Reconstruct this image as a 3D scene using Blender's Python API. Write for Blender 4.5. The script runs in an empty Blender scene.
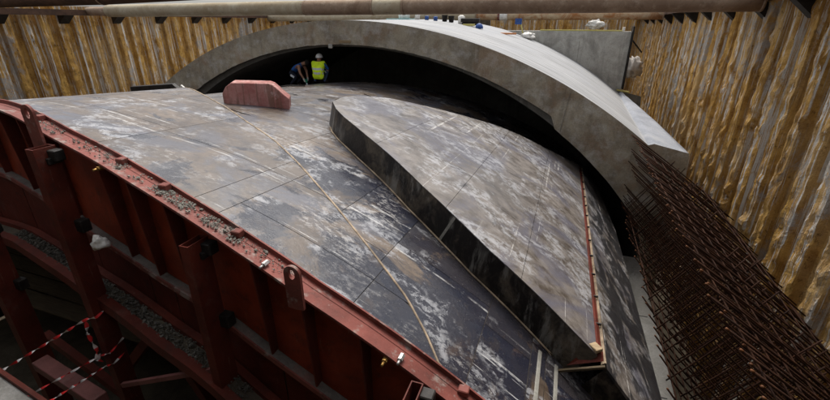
import bpy, bmesh, math, random
from mathutils import Vector, Matrix, noise
random.seed(7)
R_ = math.radians
C = bpy.context.scene.collection
S = bpy.context.scene
# ------------------------------------------------------------------ camera
cam_d = bpy.data.cameras.new('camera'); cam = bpy.data.objects.new('camera', cam_d); C.objects.link(cam)
cam_d.sensor_fit = 'HORIZONTAL'; cam_d.sensor_width = 36.0; cam_d.lens = 420/830*36
cam_d.clip_start = 0.05; cam_d.clip_end = 3000
cam.location = (0, 0, 0); cam.rotation_euler = (R_(90-23.43), 0, R_(19.27))
S.camera = cam
# ------------------------------------------------------------------ sky, sun, exposure
SUN_EL, SUN_AZ = 62, 350          # azimuth measured from +Y towards +X
w = bpy.data.worlds.new('World'); S.world = w; w.use_nodes = True
wn = w.node_tree; bg = wn.nodes['Background']
sky = wn.nodes.new('ShaderNodeTexSky'); sky.sky_type = 'NISHITA'; sky.sun_disc = False
sky.sun_elevation = R_(SUN_EL); sky.sun_rotation = R_(SUN_AZ); sky.air_density = 1.0; sky.dust_density = 4.0
hs = wn.nodes.new('ShaderNodeHueSaturation'); hs.inputs['Saturation'].default_value = 0.22
wn.links.new(sky.outputs[0], hs.inputs['Color']); wn.links.new(hs.outputs[0], bg.inputs[0])
bg.inputs[1].default_value = 0.10
sd = bpy.data.lights.new('sun', 'SUN'); sun = bpy.data.objects.new('sun', sd); C.objects.link(sun)
sd.energy = 1.5; sd.angle = R_(28); sd.color = (1, 0.96, 0.9)
a = R_(SUN_AZ); e = R_(SUN_EL)
sun.rotation_euler = Vector((-math.sin(a)*math.cos(e), -math.cos(a)*math.cos(e), -math.sin(e))).to_track_quat('-Z', 'Y').to_euler()
S.view_settings.view_transform = 'Standard'; S.view_settings.look = 'None'
S.view_settings.gamma = 1; S.view_settings.exposure = 1.25; S.view_settings.use_curve_mapping = False
S.render.engine = 'CYCLES'

# ------------------------------------------------------------------ material helpers
class T:
    def __init__(s, name):
        s.m = bpy.data.materials.new(name); s.m.use_nodes = True; s.t = s.m.node_tree
        s.b = s.t.nodes['Principled BSDF']; s.b.inputs['Specular IOR Level'].default_value = 0.18
        s.geo = s.n('ShaderNodeNewGeometry').outputs['Position']
    def n(s, k): return s.t.nodes.new(k)
    def put(s, sock, v):
        if isinstance(v, bpy.types.NodeSocket): s.t.links.new(v, sock)
        elif isinstance(v, (tuple, list)) and len(v) == 3 and sock.type == 'RGBA': sock.default_value = (*v, 1)
        else: sock.default_value = v
    def uv(s): return s.n('ShaderNodeUVMap').outputs[0]
    def map(s, vec, sc=(1, 1, 1), rot=(0, 0, 0), loc=(0, 0, 0)):
        k = s.n('ShaderNodeMapping'); s.put(k.inputs[0], vec)
        k.inputs['Scale'].default_value = sc; k.inputs['Rotation'].default_value = rot; k.inputs['Location'].default_value = loc
        return k.outputs[0]
    def noise(s, scale, detail=5, rough=0.6, vec=None, dist=0.0):
        k = s.n('ShaderNodeTexNoise'); s.put(k.inputs['Vector'], s.geo if vec is None else vec)
        k.inputs['Scale'].default_value = scale; k.inputs['Detail'].default_value = detail
        k.inputs['Roughness'].default_value = rough; k.inputs['Distortion'].default_value = dist
        return k.outputs['Fac']
    def ramp(s, f, lo, hi, a=0.0, b=1.0):
        k = s.n('ShaderNodeMapRange'); s.put(k.inputs[0], f)
        k.inputs[1].default_value = lo; k.inputs[2].default_value = hi; k.inputs[3].default_value = a; k.inputs[4].default_value = b
        k.interpolation_type = 'SMOOTHSTEP'
        return k.outputs[0]
    def mix(s, f, a, b, mode='MIX'):
        k = s.n('ShaderNodeMix'); k.data_type = 'RGBA'; k.blend_type = mode
        s.put(k.inputs[0], f); s.put(k.inputs[6], a); s.put(k.inputs[7], b)
        return k.outputs[2]
    def ma(s, op, a, b=0.0):
        k = s.n('ShaderNodeMath'); k.operation = op; s.put(k.inputs[0], a); s.put(k.inputs[1], b); return k.outputs[0]
    def sep(s, v):
        k = s.n('ShaderNodeSeparateXYZ'); s.put(k.inputs[0], v); return k.outputs
    def rnd(s): return s.n('ShaderNodeObjectInfo').outputs['Random']
    def out(s, col, rough=0.8, bump=None, bs=0.4, bd=0.02, metal=0.0):
        s.put(s.b.inputs['Base Color'], col); s.put(s.b.inputs['Roughness'], rough); s.put(s.b.inputs['Metallic'], metal)
        if bump is not None:
            k = s.n('ShaderNodeBump'); s.put(k.inputs['Height'], bump)
            k.inputs['Strength'].default_value = bs; k.inputs['Distance'].default_value = bd
            s.t.links.new(k.outputs[0], s.b.inputs['Normal'])
        return s.m

def plain(name, col, rough=0.7, var=0.25, scale=9, metal=0.0):
    t = T(name); n = t.noise(scale); d = tuple(c*(1-var) for c in col); l = tuple(min(1, c*(1+var)) for c in col)
    return t.out(t.mix(t.ramp(n, .3, .7), d, l), rough, t.noise(scale*6), .25, .01, metal)

def m_steel():
    """formwork skin: mill-brown steel with cement film, oil and scratches that run round the hoop"""
    t = T('formwork_skin'); u = t.uv(); t.b.inputs['Specular IOR Level'].default_value = .42
    cb = t.n('ShaderNodeCombineXYZ'); t.put(cb.inputs[0], t.ma('MULTIPLY', t.rnd(), 60)); t.put(cb.inputs[1], t.ma('MULTIPLY', t.rnd(), 23))
    ad = t.n('ShaderNodeVectorMath'); t.put(ad.inputs[0], u); t.put(ad.inputs[1], cb.outputs[0]); pu = ad.outputs[0]     # each plate wears in its own way
    big = t.noise(.55, 5, .6, u, .6); mot = t.noise(3.1, 9, .72, t.map(u, loc=(5, 1, 0)), .5)
    c = t.mix(t.ramp(t.ma('ADD', t.ma('MULTIPLY', big, .6), t.ma('MULTIPLY', mot, .4)), .4, .6), (.046, .030, .020), (.125, .092, .065))
    c = t.mix(t.ramp(t.noise(.9, 7, .66, t.map(u, loc=(31, 9, 0)), .7), .47, .6, 0, .85), c, (.062, .066, .086))       # bluish sky sheen painted in as patches
    wv = t.noise(1.0, 5, .6, t.map(u, (.5, 7, 1), loc=(2, 2, 0)), 1.2)
    c = t.mix(t.ma('MULTIPLY', t.ramp(wv, .5, .66), .55), c, (.06, .045, .034))
    x = t.sep(u)
    low = t.ramp(x[0], .5, 7.5, -.02, .17)
    oil = t.ramp(t.ma('ADD', t.noise(.8, 9, .66, t.map(u, (1, 1.2, 1), loc=(3, 17, 0)), .6), low), .55, .61)
    c = t.mix(t.ma('MULTIPLY', oil, .93), c, (.010, .012, .022))
    med = t.ma('ADD', t.ma('MULTIPLY', t.noise(1.1, 7, .66, t.map(pu, (1, 1, 1), loc=(7, 3, 0)), .8), .6), t.ma('MULTIPLY', t.noise(.9, 7, .66, u, .8), .4))
    br = t.noise(5.0, 9, .8, t.map(u, (1.0, 1.35, 1)), .3)
    film = t.ma('MULTIPLY', t.ramp(med, .50, .57), t.ramp(br, .485, .53))
    c = t.mix(t.ma('MULTIPLY', film, .62), c, (.33, .33, .34))
    film2 = t.ma('MULTIPLY', t.ramp(t.noise(.7, 6, .6, t.map(u, loc=(17, 31, 0)), .5), .5, .66), t.ramp(t.noise(11, 8, .8, t.map(u, (.8, 1.6, 1))), .51, .56))
    c = t.mix(t.ma('MULTIPLY', film2, .55), c, (.36, .345, .33))
    spk = t.ramp(t.noise(38, 3, .7, u), .655, .72)
    c = t.mix(t.ma('MULTIPLY', spk, .6), c, (.5, .49, .46))
    sc = t.ramp(t.noise(1.0, 4, .6, t.map(pu, (.13, 9, 1))), .645, .67)
    wob = t.ma('MULTIPLY', t.ma('SUBTRACT', t.noise(.9, 3, .5, u), .5), .22)
    for v0 in (4.2, 4.36, 5.35):
        dd = t.ma('ABSOLUTE', t.ma('SUBTRACT', t.ma('ADD', x[1], wob), v0))
        sc = t.ma('MAXIMUM', sc, t.ma('MULTIPLY', t.ramp(dd, .006, .022, 1, 0), t.ma('MULTIPLY', t.ramp(x[0], -.6, .2), t.ramp(x[0], 3.6, 4.6, 1, 0))))
    sc = t.ma('MULTIPLY', sc, t.ramp(t.noise(3.5, 7, .75, t.map(u, (1, 2, 1))), .44, .56))
    c = t.mix(t.ma('MULTIPLY', sc, .6), c, (.5, .49, .47))
    ru = t.ma('MULTIPLY', t.ramp(t.noise(1.3, 8, .72, t.map(u, loc=(90, 0, 0)), 1.0), .56, .70), .3)
    c = t.mix(ru, c, (.11, .065, .035))
    c = t.mix(t.ramp(t.rnd(), .3, 1, 0, .4), c, (.05, .042, .038))
    c = t.mix(t.ma('MULTIPLY', t.ramp(t.noise(2.6, 8, .75, t.map(pu, loc=(3, 3, 0)), .4), .52, .62), .5), c, (.035, .03, .03))
    r = t.ma('SUBTRACT', t.ramp(t.noise(2.1, 8, .7, u), .3, .7, .30, .52), t.ma('MULTIPLY', oil, .14))
    return t.out(c, r, t.ma('ADD', t.noise(3, 6, .6, u), t.ma('MULTIPLY', t.noise(40, 4, .6, u), .3)), .3, .02)

def m_former(name='former_skin', oil0=-.05, oil1=.10):
    """raised former: greyer, paler worn skin with fine streaks"""
    t = T(name); u = t.uv(); t.b.inputs['Specular IOR Level'].default_value = .45
    st = t.noise(3.0, 9, .75, t.map(u, (.9, 1.2, 1)), .4); gr = t.noise(1.0, 6, .7, t.map(u, (1.5, 26, 1)), .3)
    c = t.mix(t.ramp(st, .34, .64), (.058, .046, .036), (.17, .148, .13))
    c = t.mix(t.ramp(t.noise(.8, 7, .66, t.map(u, loc=(11, 5, 0)), .8), .46, .62, 0, .9), c, (.092, .088, .108))
    c = t.mix(t.ma('MULTIPLY', t.ramp(gr, .5, .66), .35), c, (.06, .05, .043))
    film = t.ma('MULTIPLY', t.ramp(t.noise(1.0, 7, .66, t.map(u, loc=(1, 2, 0)), .9), .46, .58), t.ramp(t.noise(6, 9, .8, t.map(u, (1, 1.2, 1))), .47, .53))
    c = t.mix(t.ma('MULTIPLY', film, .6), c, (.38, .38, .39))
    x = t.sep(u)
    oil = t.ramp(t.ma('ADD', t.noise(1.3, 9, .68, t.map(u, (1.5, .9, 1), rot=(0, 0, .5), loc=(5, 6, 0)), .6), t.ramp(x[0], 8.2, 9.4, oil0, oil1)), .58, .67)
    c = t.mix(t.ma('MULTIPLY', oil, .93), c, (.014, .014, .016))
    sc = t.ramp(t.noise(1.0, 3, .6, t.map(u, (9, .14, 1))), .645, .67)
    c = t.mix(t.ma('MULTIPLY', t.ma('MULTIPLY', sc, t.ramp(st, .4, .6)), .7), c, (.52, .5, .47))
    return t.out(c, t.ramp(st, .3, .7, .32, .54), t.noise(9, 6, .65, u), .3, .015)

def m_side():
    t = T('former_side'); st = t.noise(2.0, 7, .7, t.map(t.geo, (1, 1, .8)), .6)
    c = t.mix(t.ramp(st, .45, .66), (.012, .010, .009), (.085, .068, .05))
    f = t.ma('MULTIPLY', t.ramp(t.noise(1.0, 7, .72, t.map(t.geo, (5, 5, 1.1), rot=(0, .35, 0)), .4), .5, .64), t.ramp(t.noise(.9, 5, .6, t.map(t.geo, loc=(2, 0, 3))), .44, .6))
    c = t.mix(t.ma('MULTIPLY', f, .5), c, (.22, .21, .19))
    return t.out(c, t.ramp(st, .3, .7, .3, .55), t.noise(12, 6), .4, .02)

def m_red(name, col, dusty=.3, dirt=.5, dlo=.54, dhi=.72):
    t = T(name); n = t.noise(1.6, 6, .65)
    c = t.mix(t.ramp(n, .3, .7), tuple(k*.55 for k in col), col)
    c = t.mix(t.ma('MULTIPLY', t.ramp(t.noise(6, 8, .75), .5, .7), dirt), c, (.03, .018, .014))
    c = t.mix(t.ma('MULTIPLY', t.ramp(t.noise(3.3, 7, .7, t.map(t.geo, (1, 1, 1), loc=(4, 4, 4))), dlo, dhi), dusty), c, (.23, .20, .175))
    c = t.mix(t.ma('MULTIPLY', t.ramp(t.noise(9, 6, .7, t.map(t.geo, (3, 3, .35))), .6, .75), .35), c, (.28, .2, .16))
    return t.out(c, .62, t.noise(30, 5), .25, .01)

def m_concrete(name, a, b, stain=(.2, .12, .07), st=.5, streak=True, white=0.0):
    t = T(name)
    n = t.noise(1.1, 10, .74, None, .5); c = t.mix(t.ramp(n, .36, .62), a, b)
    c = t.mix(t.ma('MULTIPLY', t.ramp(t.noise(.9, 6, .65, t.map(t.geo, loc=(9, 1, 4)), .8), .5, .66), st), c, stain)
    if streak:
        k = t.ramp(t.noise(1.0, 6, .7, t.map(t.geo, (3.2, 3.2, .35))), .5, .7)
        c = t.mix(t.ma('MULTIPLY', k, .45), c, tuple(q*.45 for q in a))
        k = t.ramp(t.noise(1.0, 6, .7, t.map(t.geo, (4.2, 4.2, .3), loc=(3, 8, 0))), .6, .74)
        c = t.mix(t.ma('MULTIPLY', k, .35), c, (.5, .49, .45))
    if white: c = t.mix(t.ma('MULTIPLY', t.ramp(t.noise(2.3, 8, .72), .46, .66), white), c, (.62, .62, .61))
    c = t.mix(t.ramp(t.noise(26, 5, .7), .35, .75, 0, .4), c, tuple(q*.5 for q in a))
    return t.out(c, .9, t.ma('ADD', t.noise(4, 7, .65), t.ma('MULTIPLY', t.noise(45, 4), .35)), .5, .03)

def m_extrados():
    """float-finished top of the vault: pale with long trowel marks running round the arch"""
    t = T('vault_extrados'); u = t.uv()
    s1 = t.noise(1.0, 7, .7, t.map(u, (.35, 6.5, 1)), .35)
    c = t.mix(t.ramp(s1, .3, .7), (.17, .17, .17), (.37, .37, .37))
    c = t.mix(t.ma('MULTIPLY', t.ramp(t.noise(.7, 7, .68, u), .48, .66), .6), c, (.27, .275, .29))
    c = t.mix(t.ma('MULTIPLY', t.ramp(t.noise(1.0, 5, .7, t.map(u, (.2, 14, 1), loc=(4, 4, 0))), .57, .66), .7), c, (.17, .17, .175))
    return t.out(c, .85, s1, .5, .03)

def m_pile():
    """sheet pile caked with ochre clay: grainy clay, vertical scrape streaks, pale grout runs"""
    t = T('muddy_pile'); g = t.geo
    n = t.noise(2.4, 10, .78, t.map(g, (1, 1, .75)), .4)
    c = t.mix(t.ramp(n, .38, .6), (.36, .18, .04), (.66, .385, .105))
    c = t.mix(t.ma('MULTIPLY', t.ramp(t.noise(.5, 5, .6, t.map(g, loc=(3, 7, 1))), .45, .6), .5), c, (.60, .41, .20))
    v = t.noise(1.0, 8, .72, t.map(g, (7, 7, .25), loc=(8, 1, 0)), .1)
    c = t.mix(t.ma('MULTIPLY', t.ramp(v, .54, .64), .45), c, (.17, .085, .026))
    c = t.mix(t.ma('MULTIPLY', t.ramp(t.noise(7, 9, .8, t.map(g, (1, 1, .8))), .55, .62), .7), c, (.09, .043, .014))
    k = t.ramp(t.noise(1.0, 7, .7, t.map(g, (11, 11, .22)), .08), .54, .575)
    k = t.ma('MULTIPLY', k, t.ramp(t.noise(1.4, 8, .7, t.map(g, (1, 1, .6), loc=(5, 5, 5))), .40, .5))
    c = t.mix(t.ma('MULTIPLY', k, .95), c, (.76, .73, .68))
    k2 = t.ma('MULTIPLY', t.ramp(t.noise(1.0, 7, .7, t.map(g, (15, 15, .5), loc=(2, 0, 0)), .2), .56, .63), t.ramp(t.noise(3, 6, .7), .4, .55))
    c = t.mix(t.ma('MULTIPLY', k2, .75), c, (.56, .48, .37))
    gp = t.ma('MULTIPLY', t.ramp(t.noise(.75, 8, .68, t.map(g, (1, 1, .5), loc=(1, 9, 2)), .7), .54, .60), t.ramp(t.noise(8, 8, .75), .4, .52))
    c = t.mix(t.ma('MULTIPLY', gp, .8), c, (.40, .385, .37))
    c = t.mix(t.ramp(t.rnd(), .5, 1, 0, .2), c, (.17, .09, .03))
    h = t.ma('ADD', t.ma('ADD', t.noise(5, 10, .74, t.map(g, (1, 1, .6))), t.ma('MULTIPLY', v, .7)), t.ma('MULTIPLY', t.noise(34, 5, .7), .4))
    return t.out(c, .95, h, 1.0, .10)

def m_rust(name, a, b, flake=.5, pale=(.45, .36, .27), scale=1.3):
    t = T(name); n = t.noise(scale, 8, .7, None, .8)
    c = t.mix(t.ramp(n, .35, .65), a, b)
    c = t.mix(t.ma('MULTIPLY', t.ramp(t.noise(3.2, 8, .72), .5, .66), flake), c, pale)
    c = t.mix(t.ma('MULTIPLY', t.ramp(t.noise(9, 6, .7), .55, .7), .5), c, tuple(q*.4 for q in b))
    if name.startswith('rebar'): t.b.inputs['Specular IOR Level'].default_value = .12
    return t.out(c, .8, t.noise(22, 6), .35, .01)

def m_tape():
    t = T('barrier_tape'); x = t.sep(t.uv())
    s = t.ma('GREATER_THAN', t.ma('FRACT', t.ma('MULTIPLY', x[0], 4.2)), .5)
    c = t.mix(s, (.62, .03, .03), (.78, .74, .72))
    return t.out(t.mix(t.ramp(t.noise(14), .5, .75, 0, .35), c, (.3, .2, .18)), .45)

def m_wood(name, a, b):
    t = T(name); n = t.noise(2.0, 7, .7, t.map(t.geo, (1.2, 14, 6)), .6)
    return t.out(t.mix(t.ramp(n, .3, .7), a, b), .8, n, .4, .01)

M = {}
M['steel'] = m_steel(); M['former'] = m_former(); M['flank'] = m_former('flank_skin', .1, .17); M['side'] = m_side()
M['red'] = m_red('bulkhead_red', (.25, .038, .013), .08, .6)
M['flange'] = m_red('flange_red', (.20, .058, .044), .75, .5, .52, .64)
M['postred'] = m_red('post_red', (.125, .024, .014), .12, .55)
M['pinkred'] = m_red('beam_pink', (.22, .085, .075), .2, .45)
M['ledge'] = m_concrete('ledge_dust', (.10, .088, .078), (.165, .145, .13), (.22, .08, .06), .6, False)
M['dark'] = plain('dark_steel', (.02, .017, .015), .55, .4)
M['black'] = plain('shell_inside', (.02, .015, .013), .8, .3); M['joint'] = plain('joint_fill', (.06, .05, .04), .8, .5, 4)
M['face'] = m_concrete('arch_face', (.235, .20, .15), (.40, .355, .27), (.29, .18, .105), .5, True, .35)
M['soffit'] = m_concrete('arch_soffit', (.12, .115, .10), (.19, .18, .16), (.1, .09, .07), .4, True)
M['extrados'] = m_extrados(); M['toe'] = m_concrete('toe_strip', (.2, .21, .235), (.28, .29, .315), (.32, .32, .32), .5, False)
M['headwall'] = m_concrete('head_wall', (.27, .26, .235), (.46, .45, .41), (.3, .28, .25), .5, True)
M['slab'] = m_concrete('base_slab', (.23, .22, .20), (.32, .31, .29), (.15, .14, .12), .4, False)
M['rubble'] = m_concrete('rubble', (.08, .072, .06), (.15, .14, .12), (.06, .05, .04), .4, False)
M['lump'] = m_concrete('mortar', (.15, .14, .12), (.25, .24, .21), (.15, .14, .12), .4, False)
M['pile'] = m_pile()
M['strutpale'] = m_rust('strut_pale', (.38, .33, .24), (.29, .23, .15), .4, (.5, .46, .37), .8)
M['strutbrown'] = m_rust('strut_brown', (.28, .20, .14), (.19, .125, .085), .4, (.42, .34, .26), .8)
M['strutrust'] = m_rust('strut_rusty', (.42, .33, .22), (.26, .11, .04), .4, (.5, .42, .3), 1.6)
M['waler'] = m_rust('waler_brown', (.085, .045, .028), (.045, .026, .018), .2, (.16, .09, .06))
M['rebar'] = m_rust('rebar_rust', (.038, .015, .007), (.018, .008, .005), .25, (.09, .032, .012), 5)
M['rebartip'] = plain('rebar_cut_end', (.10, .038, .014), .6, .3)
M['ridge'] = plain('joint_strip', (.25, .19, .13), .65, .45, 5)
M['block'] = None
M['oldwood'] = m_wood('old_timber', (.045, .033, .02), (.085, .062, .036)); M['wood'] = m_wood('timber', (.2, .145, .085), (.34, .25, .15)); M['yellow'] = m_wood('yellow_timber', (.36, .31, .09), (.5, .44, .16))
M['white'] = plain('white_cloth', (.62, .6, .56), .85, .18); M['blue'] = plain('blue_plastic', (.03, .07, .22), .5, .3)
M['teal'] = plain('teal_sheet', (.22, .4, .4), .6, .2); M['orange'] = plain('orange_board', (.55, .22, .09), .7, .2)
M['tape'] = m_tape(); M['brass'] = plain('brass_nut', (.3, .17, .05), .4, .4, 20, .6); M['zinc'] = plain('zinc_bolt', (.4, .38, .36), .4, .3, 20, .6)
M['ground'] = m_concrete('ground', (.2, .16, .11), (.3, .24, .17), (.14, .1, .06), .5, False)
M['mudfloor'] = m_concrete('pit_floor', (.07, .055, .04), (.12, .1, .07), (.05, .04, .03), .5, False)
M['tarp'] = plain('tarp', (.36, .33, .30), .8, .3, 3)
def m_block():
    t = T('red_block'); c = t.mix(t.ramp(t.noise(2.5, 7, .7), .3, .7), (.30, .11, .098), (.44, .24, .215))
    c = t.mix(t.ma('MULTIPLY', t.ramp(t.noise(1, 6, .7, t.map(t.geo, (11, 11, .8))), .48, .6), .7), c, (.16, .085, .06))
    c = t.mix(t.ma('MULTIPLY', t.ramp(t.noise(4, 7, .7, t.map(t.geo, loc=(2, 2, 2))), .55, .68), .6), c, (.5, .38, .36))
    return t.out(c, .85, t.noise(16, 6), .5, .02)
M['block'] = m_block()

# ------------------------------------------------------------------ object helpers
def tag(o, label=None, cat=None, group=None, kind=None):
    if label: o['label'] = label
    if cat: o['category'] = cat
    if group: o['group'] = group
    if kind: o['kind'] = kind
    return o
def empty(name, loc):
    o = bpy.data.objects.new(name, None); C.objects.link(o); o.location = loc; o.empty_display_size = .2; return o
def link(name, me, parent=None):
    o = bpy.data.objects.new(name, me); C.objects.link(o)
    return o
def wpos(o):
    v = Vector(o.location)
    return v + (wpos(o.parent) if o.parent else Vector((0, 0, 0)))
class MB:
    """collects world-space faces; build() links them as one mesh with its origin at the bottom centre"""
    def __init__(s): s.v = []; s.f = []; s.uv = []; s.mi = []; s.sm = []
    def pt(s, p): s.v.append(tuple(p)); return len(s.v)-1
    def face(s, ids, uv=None, mi=0, sm=False): s.f.append(tuple(ids)); s.uv.append(uv); s.mi.append(mi); s.sm.append(sm)
    def quad(s, a, b, c, d, mi=0): s.face([s.pt(a), s.pt(b), s.pt(c), s.pt(d)], None, mi)
    def grid(s, P, uv=None, mi=0, sm=True, flip=False):
        nr, nc = len(P), len(P[0]); ix = [[s.pt(p) for p in r] for r in P]
        for i in range(nr-1):
            for j in range(nc-1):
                q = [(i, j), (i, j+1), (i+1, j+1), (i+1, j)]
                if flip: q.reverse()
                s.face([ix[a][b] for a, b in q], [uv[a][b] for a, b in q] if uv else None, mi, sm)
        return ix
    def box(s, c, size, M3=None, mi=0):
        c = Vector(c); h = Vector(size)/2; M3 = M3 or Matrix.Identity(3)
        ids = [s.pt(c + M3 @ Vector((h.x*x, h.y*y, h.z*z))) for z in (-1, 1) for y in (-1, 1) for x in (-1, 1)]
        for q in ((0, 2, 3, 1), (4, 5, 7, 6), (0, 1, 5, 4), (2, 6, 7, 3), (0, 4, 6, 2), (1, 3, 7, 5)): s.face([ids[k] for k in q], None, mi)
    def beam(s, a, b, wd, ht, up=(0, 0, 1), mi=0):
        a = Vector(a); b = Vector(b); d = (b-a); L = d.length; d.normalize(); sd_ = d.cross(Vector(up)).normalized(); u = sd_.cross(d)
        s.box((a+b)/2, (L, wd, ht), Matrix((d, sd_, u)).transposed(), mi)
    def tube(s, pts, r, n=8, cap=True, mi=0, sm=True):
        pts = [Vector(p) for p in pts]; rings = []
        rr = r if isinstance(r, (list, tuple)) else [r]*len(pts)
        for i, p in enumerate(pts):
            d = (pts[min(i+1, len(pts)-1)]-pts[max(i-1, 0)]).normalized()
            up = Vector((0, 0, 1)) if abs(d.z) < .9 else Vector((0, 1, 0))
            s1 = d.cross(up).normalized(); s2 = s1.cross(d)
            rings.append([s.pt(p + (s1*math.cos(t)+s2*math.sin(t))*rr[i]) for t in [2*math.pi*k/n for k in range(n)]])
        for i in range(len(pts)-1):
            for k in range(n): s.face([rings[i][k], rings[i][(k+1) % n], rings[i+1][(k+1) % n], rings[i+1][k]], None, mi, sm)
        if cap: s.face(rings[0][::-1], None, mi); s.face(rings[-1], None, mi)
    def prism(s, poly, ax_u, ax_v, org, ext, mi=0):
        org, ax_u, ax_v, ext = map(Vector, (org, ax_u, ax_v, ext))
        A = [s.pt(org+ax_u*u+ax_v*v) for u, v in poly]; B = [s.pt(org+ax_u*u+ax_v*v+ext) for u, v in poly]; n = len(poly)
        s.face(A[::-1], None, mi); s.face(B, None, mi)
        for i in range(n): s.face([A[i], A[(i+1) % n], B[(i+1) % n], B[i]], None, mi)
    def build(s, name, mats, parent=None, bevel=0, recalc=True):
        me = bpy.data.meshes.new(name)
        xs = [p[0] for p in s.v]; ys = [p[1] for p in s.v]; zs = [p[2] for p in s.v]
        o0 = Vector(((min(xs)+max(xs))/2, (min(ys)+max(ys))/2, min(zs)))
        me.from_pydata([tuple(Vector(p)-o0) for p in s.v], [], s.f)
        if any(u for u in s.uv):
            l = me.uv_layers.new(name='UVMap'); k = 0
            for f, u in zip(s.f, s.uv):
                for j in range(len(f)): l.data[k+j].uv = u[j] if u else (0, 0)
                k += len(f)
        for p, mi, sm in zip(me.polygons, s.mi, s.sm): p.material_index = mi; p.use_smooth = sm
        for m in (mats if isinstance(mats, (list, tuple)) else [mats]): me.materials.append(m)
        if recalc:
            bm = bmesh.new(); bm.from_mesh(me)
            bmesh.ops.recalc_face_normals(bm, faces=bm.faces)
            if bevel: bmesh.ops.bevel(bm, geom=[e_ for e_ in bm.edges if e_.is_manifold and e_.calc_face_angle(0) > .6], offset=bevel, segments=1, affect='EDGES', profile=.5)
            bm.to_mesh(me); bm.free()
        o = bpy.data.objects.new(name, me); C.objects.link(o)
        o.location = o0 - (wpos(parent) if parent else Vector((0, 0, 0)))
        if parent: o.parent = parent
        return o
def lerp_tab(tab):
    def f(x):
        if x <= tab[0][0]: return tab[0][1]
        for (a_, b_), (c_, d_) in zip(tab, tab[1:]):
            if x <= c_: return b_+(d_-b_)*(x-a_)/(c_-a_)
        return tab[-1][1]
    return f
def sm(x): x = max(0, min(1, x)); return x*x*(3-2*x)

# ================================================================== SETTING
g = MB(); B = 600
for (x0, x1, y0, y1) in ((-B, -19.3, -B, B), (5.3, B, -B, B), (-19.3, 5.3, 34.9, B), (-19.3, 5.3, -B, -7)):
    g.quad((x0, y0, -.02), (x1, y0, -.02), (x1, y1, -.02), (x0, y1, -.02))
tag(g.build('ground', M['ground']), kind='structure')
g = MB(); g.quad((-19.6, -7.2, -9), (5.6, -7.2, -9), (5.6, 35.2, -9), (-19.6, 35.2, -9))
tag(g.build('pit_floor', M['mudfloor']), kind='structure')
# earth end of the pit behind the camera
g = MB(); g.box((-7.15, -7.15, -4.52), (24.6, .28, 8.96)); tag(g.build('pit_end', M['mudfloor']), kind='structure')
g = MB(); g.box((-19.25, 13.9, -4.52), (.1, 42, 8.96)); tag(g.build('pit_side_left', M['mudfloor']), kind='structure')
g = MB(); g.box((5.25, 13.9, -4.52), (.1, 42, 8.96)); tag(g.build('pit_side_right', M['mudfloor']), kind='structure')
g = MB(); g.box((-7, 34.85, -4.52), (24.4, .1, 8.96)); tag(g.build('pit_far_end', M['mudfloor']), kind='structure')
g = MB(); g.box((-7, -6.6, 1.75), (26, 12, .5)); tag(g.build('shade_slab', M['slab']), kind='structure')  # unseen slab added overhead to keep light off the camera-facing sides
g = MB(); g.box((-7.2, -3.3, -1.78), (24, 6.9, .22)); tag(g.build('shade_platform', M['wood']), kind='structure')  # unseen floor added below the camera to shade the bulkhead
g = MB(); g.box((2.6, 5.9, -7.9), (.5, 14.1, 2.1)); tag(g.build('base_slab', M['slab'], bevel=.02), kind='structure')
g = MB()
g.box((2.52, 9.9, -6.848), (.33, .02, .008)); g.box((2.52, 7.3, -6.848), (.33, .02, .008))
tag(g.build('slab_joint', M['dark']), kind='structure')

# ------------------------------------------------------------------ sheet pile walls
def pile_pts(k, base, along, inward, ztop, zbot, amp, seed, pw=.6):
    """one pan-shaped pile 0.6 m wide, its pan towards the pit, each set a little differently"""
    sgn = 1; j0 = .05*noise.noise(Vector((k*.77, seed, 0))); j1 = .025*noise.noise(Vector((k*1.31, seed, 5)))
    prof = [(0, -.02), (.03, -.02), (.06, .0), (.125, .02), (.15, .16+j0), (.17, .19+j0), (.24, .20+j0), (.3, .19+j0), (.36, .2+j0), (.43, .19+j0), (.45, .16+j0), (.475, .02), (.54, .0), (.57, -.02), (.6, -.02)]
    prof = [(t+(j1 if .05 < t < .55 else 0), d) for t, d in prof]
    nz = int((ztop-zbot)/.085); rows = []
    for i in range(nz+1):
        z = ztop+(zbot-ztop)*i/nz; r = []
        for t, d in prof:
            p = base + along*(k*.6+t)*(pw/.6); s_ = (k*.6+t)*pw/.6
            n1 = noise.noise(Vector((s_*1.3, z*.55, seed))); n2 = noise.noise(Vector((s_*3.2, z*1.5, seed+9))); n3 = noise.noise(Vector((s_*7, z*3.5, seed+4)))
            n4 = noise.noise(Vector((s_*.45, z*.4, seed+30)))
            cl = max(0, noise.noise(Vector((s_*2.4, z*1.9, seed+13)))-.12+.35*n4); mud = max(0, .12+.4*n4)*.4*amp + (cl*(.6+2.2*n3)*amp*.9 + n3*.45*amp)*(1 if .17 <= t-j1 <= .43 else .3)
            if .02 < t < .58: mud += max(0, noise.noise(Vector((s_*6, z*.15, seed+2))))*.35*amp+noise.noise(Vector((s_*12, z*.15, seed+6)))*.3*amp
            r.append(p + inward*(sgn*d+mud) + Vector((0, 0, z)))
        rows.append(r)
    return rows
def pile_wall(name, label, base, along, inward, n, zt, zb, amp, seed, k0=0, pw=.6):
    e_ = tag(empty(name, tuple(Vector(base)+Vector(along)*(n*pw/2)+Vector((0, 0, zb)))), label, 'retaining wall')
    for k in range(k0, n):
        m = MB(); m.grid(pile_pts(k, Vector(base), Vector(along), Vector(inward), zt, zb, amp, seed, pw), sm=False); m.build('pile', M['pile'], e_, recalc=False)
    return e_
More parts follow.
